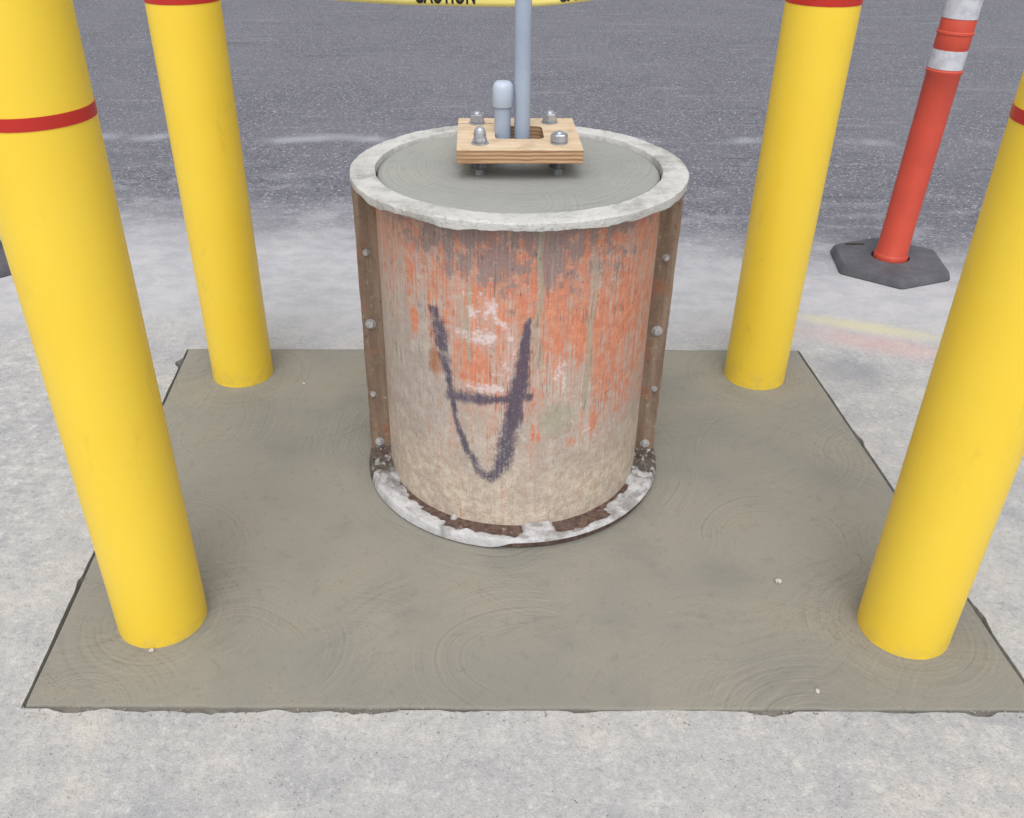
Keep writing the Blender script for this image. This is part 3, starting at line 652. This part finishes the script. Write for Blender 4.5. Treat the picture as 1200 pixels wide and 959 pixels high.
# ------------------------------------------------------------------ delineator posts
def rubber_material():
    s = M('black_rubber', .75, .35); p = s.coord(); n = s.noise(p, 14, 5, .65); f = s.noise(p, 120, 3); z = s.sep(p)[2]
    c = s.mix(s.rng(n, .35, .68), col(88, 89, 96), col(108, 108, 114)); c = s.mix(s.mul(s.rng(f, .55, .75), .4), c, col(84, 84, 90))
    s.color(c); s.bump(s.add(f, n), .0015, .6); return s.m
def orange_material():
    s = M('orange_polyethylene', .45, .45); p = s.coord(); n = s.noise(p, 8, 4); f = s.noise(s.vm('MULTIPLY', p, (1, 1, .25)), 50, 4, .7); K = 1.12
    c = s.mix(s.rng(n, .3, .7), col(212, 82, 62, K), col(198, 76, 60, K)); c = s.mix(s.mul(s.rng(f, .56, .76), .35), c, col(186, 80, 64, K)); s.color(c); return s.m
def white_material():
    s = M('white_reflective_sheeting', .35, .5); p = s.coord(); f = s.noise(p, 40, 4); v = s.voro(p, 300)
    s.color(s.mix(s.rng(f, .4, .7), col(214, 217, 226, 1.2), col(190, 193, 204, 1.2))); s.bump(v, .0004, .5); return s.m
RUB, ORG, WHT = rubber_material(), orange_material(), white_material()
def make_delineator():
    root = bpy.data.objects.new('delineator_post', None); link(root)
    def hexring(bm, r, z, rnd=.025, n=4):
        pts = []
        for k_ in range(6):
            a0 = R(-98+60*k_); c0 = Vector((math.cos(a0), math.sin(a0)))*(r-rnd/math.cos(R(30)))
            for i in range(n+1):
                a = a0+R(-30+60*i/n); pts.append(bm.verts.new((c0.x+rnd*math.cos(a), c0.y+rnd*math.sin(a), z)))
        return pts
    bm = bmesh.new(); L = [hexring(bm, .222, 0), hexring(bm, .224, .004), hexring(bm, .216, .026), hexring(bm, .209, .033), hexring(bm, .12, .038)]
    n = len(L[0])
    for k_ in range(len(L)-1):
        for i in range(n): bm.faces.new((L[k_][i], L[k_][(i+1) % n], L[k_+1][(i+1) % n], L[k_+1][i]))
    hole = [bm.verts.new((.068*math.cos(a), .068*math.sin(a), .038)) for a in [R(-98-30+360*(i+.5)/n) for i in range(n)]]
    pit = [bm.verts.new((.066*math.cos(a), .066*math.sin(a), .012)) for a in [R(-98-30+360*(i+.5)/n) for i in range(n)]]
    for i in range(n):
        bm.faces.new((L[-1][i], L[-1][(i+1) % n], hole[(i+1) % n], hole[i])); bm.faces.new((hole[i], hole[(i+1) % n], pit[(i+1) % n], pit[i]))
    bm.faces.new(pit); base = from_bm('rubber_base', bm, RUB, root, 30)
    bm = bmesh.new(); box(bm, -.125, -.055, .118, .130, .034, .0385, .0015); from_bm('grip', bm, DIRT, base)
    r = .0545
    prof = [(.058, .014), (.0605, .030), (.0605, .050), (.058, .054), (r+.001, .058), (r, .13), (r-.0005, .132), (r-.001, .60), (r, .712), (r+.0035, .717), (r+.0035, .724), (r-.001, .728), (r-.0015, .792), (r, .795), (r, .838), (r+.003, .841), (r+.003, .847), (r, .850), (r-.0005, .884), (r-.002, .888), (r-.002, .952), (r, .955), (r+.003, .958), (r+.003, .966), (r, .970), (r, 1.01), (r-.008, 1.03), (r-.03, 1.038), (.020, 1.040), (.019, 1.075), (.030, 1.082), (.036, 1.092), (.034, 1.104), (.022, 1.112)]
    bm = bmesh.new(); lathe(bm, prof, 56); from_bm('orange_tube', bm, ORG, root, 40)
    for z0, z1 in ((.730, .7905), (.8895, .9505)):
        bm = bmesh.new(); lathe(bm, [(r-.003, z0), (r, z0), (r, z1), (r-.003, z1)], 56, close_top=False, close_bot=False); from_bm('white_band', bm, WHT, root, 40)
    return root
d0 = make_delineator(); d0.location = (1.424, 1.285, 0)
for ch in d0.children:
    if ch.name.split('.')[0] != 'rubber_base': ch.rotation_euler = (0, R(1.7), 0); ch.scale.z = .967
tag(d0, 'orange delineator post with white bands on a black hexagonal base, behind the right bollards', 'delineator', 'delineator posts holding the caution tape')
d1 = copy_tree(d0); d1.location = (-2.005, 1.215, 0); d1.rotation_euler = (0, 0, R(24))
tag(d1, 'delineator post at the far left edge, only its dark base peeks past the bollard', 'delineator', 'delineator posts holding the caution tape')

# ------------------------------------------------------------------ caution tape
def tape_material():
    s = M('yellow_caution_film', .4, .4); p = s.coord(); n = s.noise(p, 12, 4); s.color(s.mix(n, col(242, 228, 140, 1.0), col(236, 220, 126, 1.0)))
    s.bump(n, .003, .5); return s.m
def ink_material():
    s = M('black_tape_ink', .45, .4); p = s.coord(); s.color(s.mix(s.noise(p, 40, 3), (.012, .012, .011, 1), (.03, .029, .026, 1))); return s.m
TAPE, INK = tape_material(), ink_material()
kx = [-2.0, -1.5, -1.0, -.75, -.585, -.474, -.335, -.154, 0, .10, .165, .275, .45, .8, 1.2, 1.452]
kz = [.004+q for q in [.965, .945, .924, .909, .8975, .8905, .8835, .8805, .8795, .8815, .887, .902, .925, .95, .962, .966]]
ky = [1.272, 1.282, 1.29, 1.298, 1.30, 1.30, 1.30, 1.30, 1.30, 1.30, 1.302, 1.305, 1.312, 1.325, 1.338, 1.342]
X = np.linspace(-1.977, 1.452, 400)
def smooth(v): k5 = np.ones(13)/13; return np.convolve(np.pad(v, 6, mode='edge'), k5, 'valid')
Zt = smooth(np.interp(X, kx, kz)); Yt = smooth(np.interp(X, kx, ky))
tilt = .10*np.sin(X*3.1)+.06*np.sin(X*7.7+1)
TW = .076
def tape_pt(x, h, off=0.0):     # h measured up the tape from its lower edge
    z = float(np.interp(x, X, Zt)); y = float(np.interp(x, X, Yt)); a = float(np.interp(x, X, tilt))
    cur = .003*math.sin(h/TW*math.pi)
    return (x, y+h*math.sin(a)-cur-off, z+h*math.cos(a))
tape = thing('caution_tape', (0, 0, 0), 'yellow caution tape with black lettering strung across the road at the top', 'caution tape')
bm = bmesh.new(); nv = 6; rows = []
for x in X: rows.append([bm.verts.new(tape_pt(float(x), TW*k_/nv)) for k_ in range(nv+1)])
for i in range(len(rows)-1):
    for k_ in range(nv): bm.faces.new((rows[i][k_], rows[i+1][k_], rows[i+1][k_+1], rows[i][k_+1]))
o = from_bm('tape_strip', bm, TAPE, tape, True); md = o.modifiers.new('thickness', 'SOLIDIFY'); md.thickness = .0003; md.offset = 1
for (cx, cy) in ((1.452, 1.285), (-1.977, 1.215)):
    bm = bmesh.new(); lathe(bm, [(.0560, .968), (.0572, .970), (.0572, 1.008), (.0568, 1.018)], 40, cx, cy, False, False); from_bm('tape_wrap', bm, TAPE, tape, True)
cu = bpy.data.curves.new('lettering', 'FONT'); cu.body = 'CAUTION'; cu.size = 1.0; cu.offset = .034; cu.space_character = 1.06
to = bpy.data.objects.new('lettering', cu); C.objects.link(to)
dg = bpy.context.evaluated_depsgraph_get(); tm = bpy.data.meshes.new_from_object(to.evaluated_get(dg)); C.objects.unlink(to)
bpy.data.objects.remove(to)
bmt = bmesh.new(); bmt.from_mesh(tm); bmesh.ops.subdivide_edges(bmt, edges=[e for e in bmt.edges if e.calc_length() > .12], cuts=2)
bmesh.ops.triangulate(bmt, faces=bmt.faces[:])
xs = [v.co.x for v in bmt.verts]; ys = [v.co.y for v in bmt.verts]; x0, x1, y0, y1 = min(xs), max(xs), min(ys), max(ys)
for k_ in range(-3, 4):
    b2 = bmt.copy(); sx0 = -.318+.467*k_
    if sx0 < -1.9 or sx0+.2 > 1.34: b2.free(); continue
    for v in b2.verts:
        v.co = tape_pt(sx0+(v.co.x-x0)/(x1-x0)*.197, .0065+(v.co.y-y0)/(y1-y0)*.058, .0012)
    from_bm('lettering', b2, INK, tape)
bmt.free()

# ------------------------------------------------------------------ loose chips and grit
GRITM = mortar_material('dull_grit', (190, 188, 182), (160, 157, 150), (120, 116, 110))
CHIPM = mortar_material('pale_chip', (226, 224, 216), (206, 203, 195), (180, 176, 168))
def chip(loc, s, seed, label):
    rr_ = random.Random(seed); bm = bmesh.new(); bmesh.ops.create_icosphere(bm, subdivisions=1, radius=s)
    for v in bm.verts: v.co = Vector((v.co.x*rr_.uniform(.75, 1.2), v.co.y*rr_.uniform(.6, 1.0), v.co.z*rr_.uniform(.45, .8)))
    zmin = min(v.co.z for v in bm.verts)
    o = from_bm('concrete_chip', bm, CHIPM); o.location = (loc[0], loc[1], loc[2]-zmin-.0008); o.rotation_euler.z = seed; tag(o, label, 'chip', 'loose chips on the concrete')
chip((.561, -.457, ZP), .0085, 3, 'white chip lying on the new pad left of the front right bollard, largest chip')
chip((.556, -.750, ZP), .0058, 8, 'small pale chip on the new pad close to its front edge, right side')
chip((-.705, -.672, ZP), .006, 12, 'pale crumb at the foot of the front left bollard')
chip((-.60, .36, ZP), .005, 15, 'pale crumb on the pad right of the back left bollard')
# grit: crumbs along the ragged front joint and over the old concrete
bm = bmesh.new(); cnt = 0
def crumb(x, y, z, s):
    rot = Matrix.Rotation(random.uniform(0, 6), 3, 'Z'); vs = []
    for c in ((1, 0, 0), (-.9, .2, 0), (.1, 1, .1), (0, -.9, 0), (.1, .1, .9)): vs.append(bm.verts.new(rot @ Vector([c[i]*s*random.uniform(.6, 1.2) for i in range(3)])+Vector((x, y, z))))
    for f in ((0, 2, 4), (2, 1, 4), (1, 3, 4), (3, 0, 4)): bm.faces.new([vs[i] for i in f])
fl, frr = Vector(PAD['fl']), Vector(PAD['fr'])
for i in range(260):
    p_ = fl.lerp(frr, random.random()); crumb(p_.x, p_.y-abs(random.gauss(0, .022))+.004, .0005, random.uniform(.0008, .0030))
for i in range(700):
    x = random.uniform(-2.2, 1.9); y = random.uniform(-1.1, 1.4)
    if -1.02 < x < .97 and -.82 < y < .61: continue
    crumb(x, y, .0002, random.uniform(.0006, .0022))
for (cx, cy) in BOLL:
    for i in range(16):
        a = random.uniform(0, 6.28); rr_ = RB+abs(random.gauss(.006, .012)); crumb(cx+rr_*math.cos(a), cy+rr_*math.sin(a), ZP, random.uniform(.0007, .0022))
for i in range(60): crumb(random.uniform(-.85, .9), random.uniform(-.77, -.35), ZP, random.uniform(.0005, .0014))
g = from_bm('grit', bm, GRITM); g['kind'] = 'stuff'; g['label'] = 'fine pale grit and crumbs scattered along the joints'; g['category'] = 'grit'
